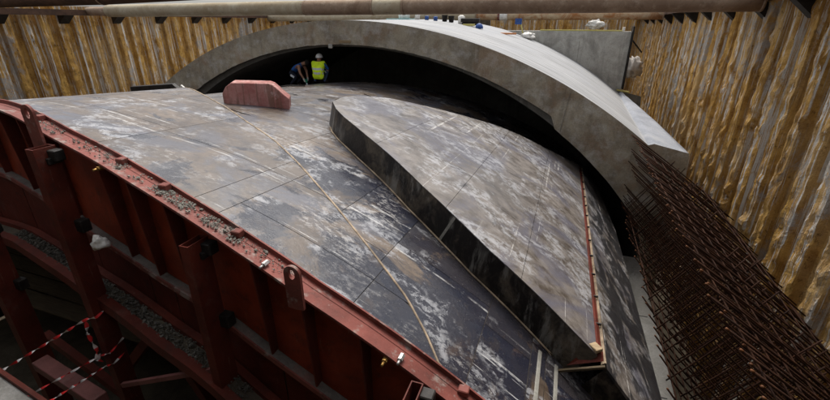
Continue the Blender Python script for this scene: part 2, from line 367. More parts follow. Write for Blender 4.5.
WL = pile_wall('sheet_pile_wall', 'ochre muddy sheet pile wall along the left behind the formwork', (-18.9, 4.0, 0), (0, 1, 0), (1, 0, 0), 50, .42, -9, .055, 3)
WR = pile_wall('sheet_pile_wall', 'ochre muddy sheet pile wall receding along the right beside the rebar', (4.62, 1.0, 0), (0, 1, 0), (-1, 0, 0), 42, .62, -9, .10, 21, pw=.8)
WF = pile_wall('sheet_pile_wall', 'distant end wall of pale sheet piles behind the concrete head wall', (-6.0, 34.5, 0), (1, 0, 0), (0, -1, 0), 18, .3, -9, .05, 40)
# walers and their gusset brackets (parts of the walls they are welded to)
def zw(y): return .40-.021*(y-11)
m = MB()
for i in range(16):
    y0 = 1+i*2.1; y1 = y0+2.1; z0, z1 = zw(y0), zw(y1)
    P = [[(4.02, y0, z0+.03), (4.02, y0, z0+.38)], [(4.02, y1, z1+.03), (4.02, y1, z1+.38)]]; m.grid(P)
    m.grid([[(4.02, y0, z0+.03), (4.42, y0, z0+.03)], [(4.02, y1, z1+.03), (4.42, y1, z1+.03)]]); m.grid([[(4.02, y0, z0+.38), (4.42, y0, z0+.38)], [(4.02, y1, z1+.38), (4.42, y1, z1+.38)]])
m.build('waler', M['waler'], WR)
for y in (4.4, 6.7, 9.0, 11.3, 13.6, 15.9, 18.2, 20.5, 22.8, 25.1, 27.4, 29.7, 32.0):
    m = MB(); z = zw(y); m.prism([(0, 0), (.5, 0), (.5, -.42)], (1, 0, 0), (0, 0, 1), (3.98, y-.14, z+.02), (0, .02, 0)); m.prism([(0, 0), (.5, 0), (.5, -.42)], (1, 0, 0), (0, 0, 1), (3.98, y+.14, z+.02), (0, .02, 0))
    m.quad((3.98, y-.14, z+.02), (3.98, y+.16, z+.02), (4.48, y+.16, z-.4), (4.48, y-.14, z-.4))
    m.build('bracket', M['dark'], WR)
m = MB()
m.beam((-18.4, 4.2, .26), (-18.4, 33.5, .0), .3, .2); m.build('waler', M['waler'], WL)
for k in range(13):
    y = 5.75+2.15*k; z = .16-.009*(y-4.2)
    m = MB(); m.prism([(0, 0), (-.42, 0), (-.42, -.3)], (1, 0, 0), (0, 0, 1), (-18.27, y-.18, z+.0), (0, .36, 0)); m.build('bracket', M['dark'], WL)

# ------------------------------------------------------------------ concrete vault (cast segment)
CX = -7.0; Y0, YN, Y1 = 13.0, 13.22, 22.7
def outer(x):
    s_ = abs(x-CX)
    if s_ <= 9.46: return -15.44+math.sqrt(15.37**2-s_**2)
    return -3.22-(s_-9.46)*.21
xs = [CX-10.46+.02+i*(20.92-.04)/120 for i in range(121)]
def inner_f(x):
    s_ = abs(x-CX)
    return -13.8+math.sqrt(13.0**2-s_**2) if s_ < 6.75 else -12.77+math.sqrt(max(0, 11.9**2-s_**2))
prof = []                # (outer, front inner, rear inner)
for i in range(141):
    tt = -1+2*i/140; so = tt*10.46; si = tt*9.6
    for side in (0,):
        xi = CX+si; xo = CX+so
        if len([0]) and side == 1: pass
        zi = inner_f(xi); jit = .02*noise.noise(Vector((xi*4, 0, 7)))+.03*max(0, noise.noise(Vector((xi*11, 0, 2))))
        prof.append(((xo, outer(xo)), (xi, zi+jit), (xi, -12.77+math.sqrt(11.9**2-si**2))))
legR = [((3.53, -4.08), (2.62, -5.8), (2.62, -5.8)), ((3.5, -5.6), (2.78, -6.3), (2.78, -6.3)), ((3.5, -9.05), (2.9, -9.05), (2.9, -9.05))]
mir = lambda p: (2*CX-p[0], p[1])
legL = [tuple(mir(p) for p in l) for l in legR][::-1]
prof = legL+prof+legR
vault = tag(empty('concrete_vault', (CX, 17.5, -9)), 'cast concrete tunnel vault with pale top arching over the dark opening', 'tunnel vault')
def nz(x, y, z, a): return a*noise.noise(Vector((x*1.1, y*1.1, z*1.1)))
m = MB(); P = []
for o_, i_, j_ in prof:
    row = []
    for k in range(7):
        f = k/6; x = o_[0]*(1-f)+i_[0]*f; z = o_[1]*(1-f)+i_[1]*f
        row.append((x, Y0+(nz(x, 1, z, .02) if 0 < k < 6 else 0), z))
    P.append(row)
m.grid(P, sm=False); m.build('end_face', M['face'], vault)
m = MB(); P = []; U = []; arc = 0; last = None
for o_, i_, j_ in prof:
    if last: arc += math.dist(o_, last)
    last = o_; row = []; ur = []
    for k in range(21):
        y = Y0+(Y1-Y0)*k/20; tw = lerp_tab([(13, 1.0), (16.8, .74), (22, .16), (23, .1)])(y); s_ = o_[0]-CX; q_ = abs(s_); xx = CX+math.copysign(9.46+(q_-9.46)*tw, s_) if q_ > 9.46 else o_[0]; row.append((xx, y, (outer(xx) if o_[1] > -3.5 else o_[1])+(.016*noise.noise(Vector((o_[0]*.7, y*1.5, 0))) if 0 < k else 0))); ur.append((arc, y))
    P.append(row); U.append(ur)
ix = m.grid(P, U)
for fi, f in enumerate(m.f):
    xc = sum(m.v[q][0] for q in f)/4
    if abs(xc-CX) > 9.36: m.mi[fi] = 1
m.build('extrados', [M['extrados'], M['toe']], vault, recalc=False)
m = MB()
m.grid([[(i_[0], Y0, i_[1]), (i_[0], YN, i_[1])] for o_, i_, j_ in prof], sm=False)
m.grid([[(i_[0], YN, i_[1]), (j_[0], YN, j_[1]-.001)] for o_, i_, j_ in prof], sm=False)
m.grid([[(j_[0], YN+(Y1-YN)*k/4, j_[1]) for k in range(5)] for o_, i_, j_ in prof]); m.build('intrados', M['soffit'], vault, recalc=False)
m = MB(); m.grid([[(o_[0], Y1, o_[1]), (CX+(o_[0]-CX)*.05, Y1+.001, -9)] for o_, i_, j_ in prof], sm=False); m.build('light_stop_wall', M['soffit'], vault, recalc=False)  # added wall, stops daylight entering through the vault's far end
# chipped patch and hanging mortar lip at the crown edge
m = MB(); m.box((-7.5, 12.985, -.86), (.16, .04, .14)); m.build('mortar_lip', M['headwall'], vault, bevel=.02)
m = MB(); m.beam((.16, 12.985, -1.95), (.02, 12.985, -3.1), .012, .02, (0, 1, 0)); m.build('pour_joint', M['lump'], vault)
m = MB(); m.box((-6.95, 12.99, -.71), (.42, .03, .09)); m.build('patch', M['wood'], vault, bevel=.01)

# head wall standing across the far end of the vault
hw = tag(empty('head_wall', (.3, 22.9, -3.5)), 'light grey cast concrete head wall across the far end of the vault', 'concrete wall')
m = MB(); top = -.57; P = []
for i in range(31):
    x = -3.2+5.7*i/30; zb = outer(x)-.1; P.append([(x, 22.42, min(zb, top-.01)), (x, 22.42, top), (x, 22.86, top), (x, 22.86, min(zb, top-.01))])
m.grid(P, sm=False); m.quad(*P[-1]); m.build('panel', M['headwall'], hw)
m = MB(); m.box((2.56, 22.62, -1.72), (.07, .62, 2.75)); m.build('end_form', M['dark'], hw)
m = MB(); m.box((.3, 22.55, -.54), (3.6, .2, .05)); m.build('edge_board', M['yellow'], hw)
m = MB(); m.box((2.16, 22.55, -.47), (.09, .22, .16)); m.build('board_end', M['white'], hw)
m = MB(); m.tube([(2.6, 23.0, -.9), (3.3, 24.2, -1.55)], .035); m.build('raking_prop', M['dark'], hw)
for x in (.35,):
    m = MB(); m.box((x, 22.417, -1.6), (.012, .01, 2.0 if x > 1 else 1.2)); m.build('form_joint', M['soffit'], hw)

# ================================================================== FORMWORK
RF = 11.9
def crown(y): return -1.24-.083*(y-3.3)
def surf(ang, y, h=0.0):
    a_ = R_(ang); cz = crown(y)-RF
    return Vector((CX+(RF+h)*math.sin(a_), y, cz+(RF+h)*math.cos(a_)))
def bump1(ang): return .19*sm((10-ang)/15)
ridge = lerp_tab([(-14, 8.3), (-10, 7.95), (-6.2, 7.55), (-2.5, 7.05), (1.4, 6.57), (4.4, 6.26), (5.6, 6.16), (10.2, 5.64), (13.9, 5.27), (17.5, 4.82), (19.3, 4.58), (23.8, 4.01), (26.6, 3.67), (28.7, 3.42), (30.4, 3.13), (31.7, 2.86), (60, 2.86)])
red = lerp_tab([(-30, 4.15), (-12, 4.05), (-6, 3.95), (1.7, 3.62), (6.1, 3.41), (9.3, 3.3), (13.4, 3.13), (16.9, 3.02), (20.9, 2.92), (25.2, 2.85), (30, 2.85), (60, 2.85)])
far = lerp_tab([(-30, 14.0), (-3, 14.2), (6, 14.8), (13, 15.4), (20, 16.0), (27, 16.8), (37, 18.2), (60, 18.6)])
form = tag(empty('tunnel_formwork', (CX, 8.5, -9)), 'large curved steel tunnel formwork with stained plates and red end bulkhead', 'formwork')
def patch(a0, a1, lo, hi, h, mat, parent=form, name='plate', na=8, ny=6, skirt=.014, gap=.004):
    """one skin plate between two angles and two edge curves lo(ang), hi(ang)"""
    ga = math.degrees(gap/RF); P = []; U = []; ext = 0
    for i in range(na+1):
        an = a0+ga+(a1-a0-2*ga)*i/na; l, u = lo(an)+gap, hi(an)-gap
        ext = max(ext, u-l); u = max(u, l)
        P.append([surf(an, l+(u-l)*j/ny, h(an) if callable(h) else h) for j in range(ny+1)])
        U.append([(R_(an)*RF, l+(u-l)*j/ny) for j in range(ny+1)])
    if ext < .05: return
    m = MB(); m.grid(P, U, sm=True, flip=True)
    for ln, ul in (([r[0] for r in P], [r[0] for r in U]), ([r[-1] for r in P], [r[-1] for r in U]), (P[0], U[0]), (P[-1], U[-1])):
        m.grid([[q for q in ln], [q-Vector((0, 0, skirt)) for q in ln]], [ul, ul], sm=False)
    o = m.build(name, mat, parent, recalc=False); return o
const = lambda v: (lambda a_: v)
# under-shell a little below the plates so that joints read as dark recessed lines
m = MB(); P = [[surf(-50+100*i/60, red(-50+100*i/60)+.01+(far(-50+100*i/60)-.02-red(-50+100*i/60))*j/24, -.009) for j in range(25)] for i in range(61)]
m.grid(P, flip=True); m.build('under_shell', M['joint'], form, recalc=False)
# section 1: wedge between the bulkhead edge and the ridge
A1 = [-14, -6, 1.5, 8.5, 16.9, 18.6, 26.8, 33]
for a0, a1 in zip(A1, A1[1:]):
    cuts = [3.36, 4.32, 6.0] if a0 > 18 else ([4.32, 6.0] if a0 > 8 else [4.45, 6.1])
    edges = [red]+[const(c_) for c_ in cuts]+[const(9)]
    for lo_, hi_ in zip(edges, edges[1:]):
        patch(a0, a1, (lambda q, l=lo_: max(l(q), red(q))), (lambda q, u=hi_: min(u(q), ridge(q))), bump1, M['steel'], na=10, ny=5)
# section 2: from the ridge to the far end
A2 = [-26, -16, -8, 0, 7.5, 15, 22.5, 26.4, 33, 36.2, 37.3, 44]
for q_, (a0, a1) in enumerate(zip(A2, A2[1:])):
    c0 = .35 if q_ % 2 else 0
    edges = [ridge]+[const(c_+c0) for c_ in (3.9, 5.5, 7.2, 9.2, 11.2, 13.2)]+[far]
    for lo_, hi_ in zip(edges, edges[1:]):
        patch(a0, a1, (lambda q, l=lo_: max(l(q), ridge(q))), (lambda q, u=hi_: min(u(q), far(q))), 0.0, M['steel'], na=8, ny=5)
# low flank on the right (dark) and on the left
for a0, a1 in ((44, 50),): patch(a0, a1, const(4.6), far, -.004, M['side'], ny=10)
for a0, a1 in ((-38, -26), (-50, -38)): patch(a0, a1, red, far, -.004, M['steel'], ny=10)
m = MB(); m.quad(surf(-50, 4.15, 0), surf(-50, 14, 0), surf(-50, 14, 0)+Vector((-.2, 0, -3.2)), surf(-50, 4.15, 0)+Vector((-.2, 0, -3.2))); m.build('flank_skirt', M['dark'], form)
# step under the ridge edge and the brown strip covering it
m = MB(); m.grid([[surf(q, ridge(q)-.007, bump1(q)-.005), surf(q, ridge(q)-.007, -.02)] for q in [-14+.5*i for i in range(92)]]); m.build('ridge_step', M['side'], form)
m = MB(); P = []
for i in range(93):
    q = -14+.5*i; yr = ridge(q); hh = bump1(q)
    P.append([surf(q, yr-.018, hh-.002), surf(q, yr-.013, hh+.008), surf(q, yr+.013, hh+.008), surf(q, yr+.018, -.004)])
m.grid(P, sm=False); m.build('joint_strip', M['ridge'], form)

# ---- raised former
HB = .45
left_e = [(14.2, 6.85), (15, 6.62), (16.5, 6.33), (19.4, 5.92), (22.3, 5.57), (25.4, 5.17), (28.5, 4.86), (31.1, 4.63), (35, 4.44), (37.2, 4.33), (39.0, 4.27)]
far_e = [(39.0, 14.2), (36, 13.3), (32.7, 12.55), (29, 12.0), (26.2, 11.5), (23.5, 10.85), (20.7, 10.2), (17.9, 9.6), (15.1, 9.05), (13.7, 8.45), (13.0, 7.8), (13.1, 7.35), (13.5, 7.05)]
former = MB().build if False else None
fe = MB()
fl = lerp_tab(left_e); ff = lerp_tab(sorted(far_e[:11]))
def lo_b(q): return fl(q) if q >= 14.2 else 6.85+(14.2-q)*.42
def hi_b(q): return ff(q)
# the box is a part whose own pieces (side skin, top plates, edge strip) are sub-parts
ring = [p for p in left_e]+far_e
m = MB(); NB = []
full = left_e+far_e
for i in range(len(full)):
    (a0, y0), (a1, y1) = full[i], full[(i+1) % len(full)]
    for k in range(4): NB.append((a0+(a1-a0)*k/4, y0+(y1-y0)*k/4))
loop = NB+[NB[0]]
m.grid([[surf(q, y, HB-.012), surf(q, y, HB*.5), surf(q, y, -.03)] for q, y in loop], sm=False)
box_o = m.build('raised_former', M['side'], form)
def former_plate(a0, a1, y0, y1):
    def lo_(q): return max(lo_b(q), y0)
    def hi_(q): return min(hi_b(q), y1)
    patch(a0, a1, lo_, hi_, HB, M['former'], box_o, 'top_plate', na=16, ny=8, gap=.003)
fl2 = lerp_tab([(13.0, 7.8), (13.1, 7.35), (13.5, 7.05)]+left_e)
def lo_b(q): return fl2(q)
for a0, a1 in ((13.02, 20.6), (20.6, 27.5), (27.5, 33.4), (33.4, 38.95)):
    c0 = {13.02: (8.6, ), 20.6: (6.6, 9.0), 27.5: (6.1, 8.4, 10.6), 33.4: (7.0, 9.4, 11.8)}[a0]
    ys = (0,)+c0+(99,)
    for y0, y1 in zip(ys, ys[1:]): former_plate(a0, a1, y0, y1)
m = MB(); q0 = 28.3; y0_ = fl2(q0)-.006
m.grid([[surf(q0-.09, fl2(q0-.09)-.008, HB-.01), surf(q0-.09, fl2(q0-.09)-.008, 0)], [surf(q0+.09, fl2(q0+.09)-.008, HB-.01), surf(q0+.09, fl2(q0+.09)-.008, 0)]], sm=False); m.build('side_seam', M['lump'], box_o)
# pale bead along the foot and the top edge of the left side
m = MB(); m.tube([surf(q, y-.012, .012) for q, y in [p for p in loop if 14.1 < p[0] < 38 and p[1] < 7 and p[1] <= lo_b(p[0])+.3][:40]], .014, 5); m.build('sealing_bead', M['ridge'], box_o)
# red edge strip with clips at the right edge of the former
m = MB(); m.grid([[surf(39.0, y, HB-.03), surf(39.06, y, HB+.006), surf(39.40, y, HB-.008), surf(39.44, y, HB-.05)] for y in [4.32+.33*i for i in range(31)]], sm=False); m.build('edge_strip', M['postred'], box_o)
m = MB(); m.grid([[surf(39.47, y, HB-.05), surf(39.48, y, HB+.012), surf(39.56, y, HB+.012), surf(39.58, y, HB-.05)] for y in [4.25+.33*i for i in range(31)]], sm=False); m.build('edge_bar', M['ridge'], box_o)
for k in range(13):
    m = MB(); y = 5.0+k*.72; m.box(surf(39.25, y, HB+.004), (.085, .02, .03)); m.build('clip', M['dark'], box_o)
# flank panel, steeper, hinged on the strip
def flank(s_, y, off=0):
    p = surf(39.62, y, HB); return p+Vector((math.cos(R_(50)), 0, -math.sin(R_(50))))*s_+Vector((math.sin(R_(50)), 0, math.cos(R_(50))))*off
fp = MB(); P = []; U = []
wd = lerp_tab([(4.0, 1.55), (9, 1.6), (12, 1.55), (14.5, 1.0)])
for i in range(9):
    P.append([flank(wd(4.18+10.3*j/28)*i/8, 4.18+10.3*j/28+(.0 if j else 0)) for j in range(29)]); U.append([(8.35+1.6*i/8, 4.18+10.3*j/28) for j in range(29)])
fp.grid(P, U, flip=True)
fp.grid([[r[0] for r in P], [r[0]-Vector((0, 0, .05)) for r in P]], [[r[0] for r in U]]*2, sm=False)
fk = fp.build('flank_panel', M['flank'], box_o, recalc=False)
m = MB(); m.grid([[flank(1.58*i/8, 4.2), flank(1.58*i/8, 4.2)+Vector((-.30, .06, -.55))] for i in range(9)], sm=False); m.build('flank_end', M['side'], box_o)
m = MB(); e0 = [flank(wd(4.2+10*j/12)-.01, 4.2+10*j/12) for j in range(13)]
m.grid([e0, [p+Vector((.02, 0, -3.2)) for p in e0]], sm=False); m.build('flank_skirt', M['dark'], box_o)
m = MB(); m.quad((.45, 4.24, -3.84), (.84, 4.25, -3.66), (.82, 4.36, -3.58), (.70, 4.36, -3.56)); m.build('end_gusset', M['postred'], box_o)
m = MB(); m.beam((.34, 4.14, -3.87), (.85, 4.155, -3.655), .03, .03); m.build('end_bar', M['oldwood'], box_o)
for q in (36.8, 38.05):
    m = MB(); m.grid([[surf(q-.12, y_, .001), surf(q-.1, y_, .012), surf(q+.1, y_, .012), surf(q+.12, y_, .001)] for y_ in [2.9+.1*i for i in range(14)]], sm=False); m.build('seam_strip', M['lump'], form)

# ---- end bulkhead
def bz_top(x):
    an = math.degrees(math.asin((x-CX)/RF)); return surf(an, red(an), bump1(an)), an
ledge_z = lerp_tab([(-14, -2.65), (-9.5, -2.2), (-7.85, -2.35), (-6.45, -2.50), (-5.2, -2.74), (-3.65, -2.97), (-3.05, -3.17), (-1.9, -3.64), (-.8, -4.25), (1, -5.5)])
rail_z = lerp_tab([(-14, -3.5), (-8.8, -3.33), (-5.6, -3.42), (-3.57, -3.74), (-2.2, -4.4), (0, -6.0)])
fw_ = .24
angs = [-26+.75*i for i in range(84)]
def flat(an, dy, h): return surf(an, red(an)-dy, h+bump1(an))
m = MB(); m.grid([[flat(q, .0, -.018), flat(q, fw_, -.018), flat(q, fw_, -.045), flat(q, 0, -.045)] for q in angs], sm=False); m.build('flange', M['flange'], form)
m = MB(); m.grid([[flat(q, -.012, .002), flat(q, -.012, .042), flat(q, .008, .042), flat(q, .008, -.01), flat(q, .075, -.013)] for q in angs], sm=False); m.build('edge_angle', M['flange'], form)
ribs = [-10.6, -9.4, -8.3, -7.35, -6.72, -6.15, -4.86, -4.3, -3.72, -2.6, -2.05, -1.45, -.85, -.2, .4]
for k, (x0, x1) in enumerate(zip(ribs, ribs[1:])):
    m = MB(); n_ = 5; P = []; Q = []
    for i in range(n_+1):
        x = x0+.008+(x1-x0-.016)*i/n_; tp, an = bz_top(x); yb = red(an)
        P.append([(x, yb-.02, tp.z-.05), (x, yb-.02, ledge_z(x)+.012)]); Q.append([(x, yb+.01, ledge_z(x)-.012), (x, yb+.01, rail_z(x)-.14)])
    m.grid(P, sm=False); m.build('web_panel', M['red'], form)
    m = MB(); m.grid(Q, sm=False); m.build('lower_panel', M['postred'], form)
for x in ribs:
    tp, an = bz_top(x); yb = red(an); m = MB()
    m.prism([(0, -.05), (-.19, -.05), (-.10, ledge_z(x)-tp.z+.03), (0, ledge_z(x)-tp.z+.03)], (0, 1, 0), (0, 0, 1), (x-.008, yb-.022, tp.z), (.016, 0, 0)); m.build('rib', M['postred'], form)
lx = [-13+.3*i for i in range(46)]
m = MB(); P = []
for x in lx:
    an = math.degrees(math.asin((x-CX)/RF)); yb = red(an); z = ledge_z(x); P.append([(x, yb+.0, z), (x, yb-.12, z), (x, yb-.12, z-.02), (x, yb+.0, z-.02)])
m.grid(P, sm=False); m.build('ledge', M['ledge'], form)
m = MB(); P = []
for x in lx:
    an = math.degrees(math.asin((x-CX)/RF)); yb = red(an); z = ledge_z(x); P.append([(x, yb-.122, z+.006), (x, yb-.142, z+.006), (x, yb-.142, z-.06), (x, yb-.122, z-.06)])
m.grid(P, sm=False); m.build('ledge_lip', M['flange'], form)
for (dy0, dy1, zz, nm, mt) in ((.30, .42, 0, 'lower_rail', 'postred'), (.02, .12, .03, 'lower_rail', 'postred')):
    m = MB(); P = []
    for x in lx:
        an = math.degrees(math.asin((x-CX)/RF)); yb = red(an); z = rail_z(x)+zz; P.append([(x, yb-dy0, z-.16), (x, yb-dy0, z), (x, yb-dy1, z), (x, yb-dy1, z-.16), (x, yb-dy0, z-.16)])
    m.grid(P, sm=False); m.build(nm, M[mt], form)
m = MB(); P = []
for x in lx:
    an = math.degrees(math.asin((x-CX)/RF)); yb = red(an); z = rail_z(x)-.05; P.append([(x, yb-.11, z), (x, yb-.31, z)])
m.grid(P, sm=False); m.build('lower_tray', M['mudfloor'], form)
# lifting lugs: plates with a round eye, standing on the flange
def lug(x, y, z0, h, wd_, lean=0.0, name='lifting_lug'):
    m = MB(); n_ = 28; out_ = []; inn = []; rr = wd_/2; cz_ = h-rr; ri = rr*.48
    for k in range(n_):
        t = 2*math.pi*k/n_; c_, s_ = math.cos(t), math.sin(t)
        if s_ >= 0: out_.append((rr*c_, cz_+rr*s_))
        else: f_ = min(rr/max(1e-6, abs(c_)), cz_/max(1e-6, abs(s_))); out_.append((c_*f_, cz_+s_*f_))
        inn.append((ri*.8*c_, cz_+ri*1.25*s_))
    for yy in (0, .03):
        A = [m.pt((x+u, y+yy+lean*v, z0+v)) for u, v in out_]; Bq = [m.pt((x+u, y+yy+lean*v, z0+v)) for u, v in inn]
        for k in range(n_): m.face([A[k], A[(k+1) % n_], Bq[(k+1) % n_], Bq[k]])
        if yy == 0: A0, B0 = A, Bq
    for k in range(n_): m.face([A0[k], A0[(k+1) % n_], A[(k+1) % n_], A[k]]); m.face([B0[k], B0[(k+1) % n_], Bq[(k+1) % n_], Bq[k]])
    return m.build(name, M['flange'], form)
lug(-5.76, 3.06, -1.50, .60, .20); lug(-2.02, 2.545, -2.40, .45, .165)
for an, dy in ((3.2, .06), (11.8, .05), (15.4, .06), (20.4, .06), (33.0, .05), (-5, .06)):
    p = flat(an, dy, .015); m = MB(); m.box(p, (.10, .09, .07)); m.build('clip', M['flange'], form, bevel=.008)
for an, mt in ((29.4, 'brass'), (29.9, 'zinc'), (11.2, 'brass'), (22.6, 'zinc')):
    p = flat(an, .20 if mt == 'brass' else .15, -.07 if mt == 'brass' else .01); m = MB(); m.tube([p, p+Vector((0, -.07, .0))], .026, 6, sm=False); m.tube([p+Vector((0, -.07, 0)), p+Vector((0, -.12, 0))], .013, 6); m.build('bolt', M[mt], form)

# mortar crumbs lying on the flange and lower tray
def crumbs(name, pts, label, rmin, rmax, mt='lump'):
    m = MB()
    for p in pts:
        r = random.uniform(rmin, rmax)*random.choice((.35, .45, .6, .8, 1, 1.7)); q = Matrix.Rotation(random.random()*6, 3, Vector((random.random(), random.random(), 1)))
        ids = [m.pt(Vector(p)+q @ Vector((x*r*random.uniform(.7, 1.2), y*r*random.uniform(.7, 1.2), z*r*random.uniform(.5, .9)))) for x, y, z in ((1, 0, 0), (-1, 0, 0), (0, 1, 0), (0, -1, 0), (0, 0, 1), (0, 0, -1))]
        for f in ((0, 2, 4), (2, 1, 4), (1, 3, 4), (3, 0, 4), (2, 0, 5), (1, 2, 5), (3, 1, 5), (0, 3, 5)): m.face([ids[k] for k in f])
    return tag(m.build(name, M[mt], recalc=False), label, 'mortar', kind='stuff')
pts = []
for k in range(3800):
    an = random.choice((random.uniform(2, 24), random.gauss(15.5, 2.6), random.gauss(18.5, 1.5)))
    if not -4 < an < 30: continue
    d = noise.noise(Vector((an*.8, 3, 0)))
    if random.random() < .42+d*1.6: pts.append(flat(an, random.uniform(.03, .19), .0))
crumbs('mortar_crumbs', pts, 'grey crumbled mortar spilled along the red flange', .004, .013)
pts = []
for k in range(3500):
    x = random.uniform(-8.5, -3); an = math.degrees(math.asin((x-CX)/RF)); pts.append((x, red(an)-random.uniform(.1, .32), rail_z(x)-.03+random.random()*.03))
crumbs('mortar_crumbs', pts, 'grey rubble lying on the lower rail tray under the bulkhead', .006, .02, 'rubble')

# ------------------------------------------------------------------ posts in front of the bulkhead
def post(x0, x1, y0, y1, ztop, label, zbot=-9):
    e_ = tag(empty('steel_post', ((x0+x1)/2, (y0+y1)/2, zbot)), label, 'post', 'red tube posts at the bulkhead')
    t = .011; m = MB()
    P = lambda i: [(x0+i, y0+i), (x1-i, y0+i), (x1-i, y1-i), (x0+i, y1-i)]
    o_, i_ = P(0), P(t)
    for k in range(4):
        a_, b_ = o_[k], o_[(k+1) % 4]; c_, d_ = i_[k], i_[(k+1) % 4]
        m.quad((*a_, zbot), (*b_, zbot), (*b_, ztop), (*a_, ztop)); m.quad((*a_, ztop), (*b_, ztop), (*d_, ztop), (*c_, ztop)); m.quad((*c_, ztop), (*d_, ztop), (*d_, ztop-.6), (*c_, ztop-.6))
    m.build('tube', M['postred'], e_, recalc=False)
    m = MB(); m.box((x1+.05, y1-.05, ztop-.10), (.12, .12, .13)); m.box((x1+.02, y1-.07, ztop-.16), (.05, .16, .08)); m.build('clamp', M['dark'], e_, bevel=.01)
    m = MB(); m.box((x1+.05, y1-.03, ztop-1.02), (.13, .12, .16)); m.build('clamp', M['dark'], e_, bevel=.01)
    return e_
post(-5.66, -5.53, 2.86, 3.10, -1.36, 'tall red tube post with barrier tape tied to it')
post(-3.36, -3.25, 2.62, 2.88, -2.04, 'red tube post with open hollow top in front of bulkhead middle')
post(-.92, -.81, 2.30, 2.54, -2.86, 'short-looking hollow tube top at the bottom edge below the flange')
post(-7.35, -7.20, 2.72, 3.0, -2.55, 'dark red post at the far left edge of the picture')

def single(name, mb, mat, label, cat, group=None, bevel=0): return tag(mb.build(name, mat, bevel=bevel), label, cat, group)
m = MB(); m.beam((-5.2, 2.72, -4.62), (-3.32, 2.72, -3.70), .05, .06); single('brace_bar', m, M['pinkred'], 'thin pinkish brace bar running up to the hollow-topped post', 'brace')
m = MB(); m.beam((-6.8, 2.66, -4.68), (-5.3, 2.46, -4.68), .2, .15); single('floor_beam', m, M['pinkred'], 'dusty pink steel beam low at the bottom left', 'beam', bevel=.008)
m = MB(); m.beam((-7.6, 2.30, -4.36), (-5.0, 1.98, -4.36), .05, .07); m2 = m; single('floor_beam', m, M['postred'], 'thin rusty rail beside the grey slab at the bottom left corner', 'beam')
m = MB(); m.beam((-7.6, 2.12, -4.42), (-5.0, 1.80, -4.42), .30, .06); single('walkway_slab', m, M['slab'], 'grey stained walkway slab in the bottom left corner', 'slab', bevel=.008)
for k, (p, q) in enumerate((((-7.9, 3.3, -5.0), (-4.9, 3.3, -6.6)), ((-5.0, 3.5, -3.9), (-6.9, 3.5, -6.0)), ((-4.9, 3.3, -4.3), (-3.9, 3.3, -6.3)), ((-6.9, 4.2, -3.4), (-6.9, 4.2, -9)))):
    m = MB(); m.beam(p, q, .12, .14); single('diagonal_brace', m, M['postred'], ['dark diagonal brace crossing lowest behind the taped post', 'dark diagonal brace leaning left under the rubble tray', 'short dark diagonal brace between the two tube posts', 'dark upright strut deep behind the taped post'][k], 'brace')
for k in range(4):
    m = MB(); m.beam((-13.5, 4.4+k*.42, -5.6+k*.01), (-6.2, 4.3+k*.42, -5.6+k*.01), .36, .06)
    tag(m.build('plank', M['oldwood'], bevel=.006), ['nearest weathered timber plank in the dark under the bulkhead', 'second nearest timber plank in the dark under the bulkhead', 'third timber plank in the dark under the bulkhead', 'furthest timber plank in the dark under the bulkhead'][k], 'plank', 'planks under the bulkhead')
# crumpled rag on the ledge
m = MB(); rings = []
for i in range(13):
    th = math.pi*i/12; row = []
    for j in range(17):
        ph = 2*math.pi*(j % 16)/16; d = Vector((math.sin(th)*math.cos(ph), math.sin(th)*math.sin(ph), math.cos(th)))
        row.append(Vector((-5.02, 2.93, -2.47))+Vector((d.x*.09, d.y*.08, d.z*.085))*(1+.55*noise.noise(d*1.7+Vector((5, 1, 0)))+.25*noise.noise(d*5)))
    rings.append(row)
m.grid(rings); single('rag', m, M['white'], 'crumpled off white rag lying on the bulkhead ledge', 'rag')
# barrier tape tied to the first post
def ribbon(name, pts, wd_, label, twist=5.0, parent=None):
    m = MB(); P = []; U = []; L = 0; last = None; n_ = 40; pts = [Vector(p) for p in pts]; segs = []
    for a_, b_ in zip(pts, pts[1:]):
        for k in range(n_): segs.append(a_.lerp(b_, k/n_))
    segs.append(pts[-1])
    for i, p in enumerate(segs):
        if last is not None: L += (p-last).length
        last = p; d = (segs[min(i+1, len(segs)-1)]-segs[max(i-1, 0)]).normalized(); s1 = d.cross(Vector((0, 0, 1)))
        s1 = s1.normalized() if s1.length > .05 else Vector((1, 0, 0)); s2 = s1.cross(d); t = L*twist+.5*noise.noise(Vector((L*3, 0, 1)))
        o_ = (s1*math.cos(t)+s2*math.sin(t))*wd_/2; P.append([p-o_, p, p+o_]); U.append([(L, 0), (L, .5), (L, 1)])
    m.grid(P, U); o = m.build(name, M['tape'], parent, recalc=False)
    if parent is None: tag(o, label, 'barrier tape', 'barrier tape strands')
    return o
tp = (-5.68, 2.84)
ribbon('barrier_tape', [(-7.2, 2.0, -4.66), (-6.76, 2.21, -4.42), (tp[0], tp[1], -3.72), (-5.64, 2.83, -3.71), (-5.50, 2.86, -3.66), (-5.51, 3.1, -3.6)], .035, 'upper red and white barrier tape strand tied to the tall post', 14)
ribbon('barrier_tape', [(tp[0], 2.83, -3.73), (-5.70, 2.80, -3.95), (-5.67, 2.82, -4.25), (-5.72, 2.8, -4.4), (-5.66, 2.82, -4.45), (-5.68, 2.82, -4.32)], .05, 'short knotted tail of barrier tape hanging down the tall post', 18)
ribbon('barrier_tape', [(-6.55, 1.75, -4.78), (-6.27, 2.08, -4.64), (tp[0], 2.84, -4.36), (-5.5, 2.86, -4.28), (-5.51, 3.1, -4.2)], .028, 'middle thin barrier tape strand tied to the tall post', 16)
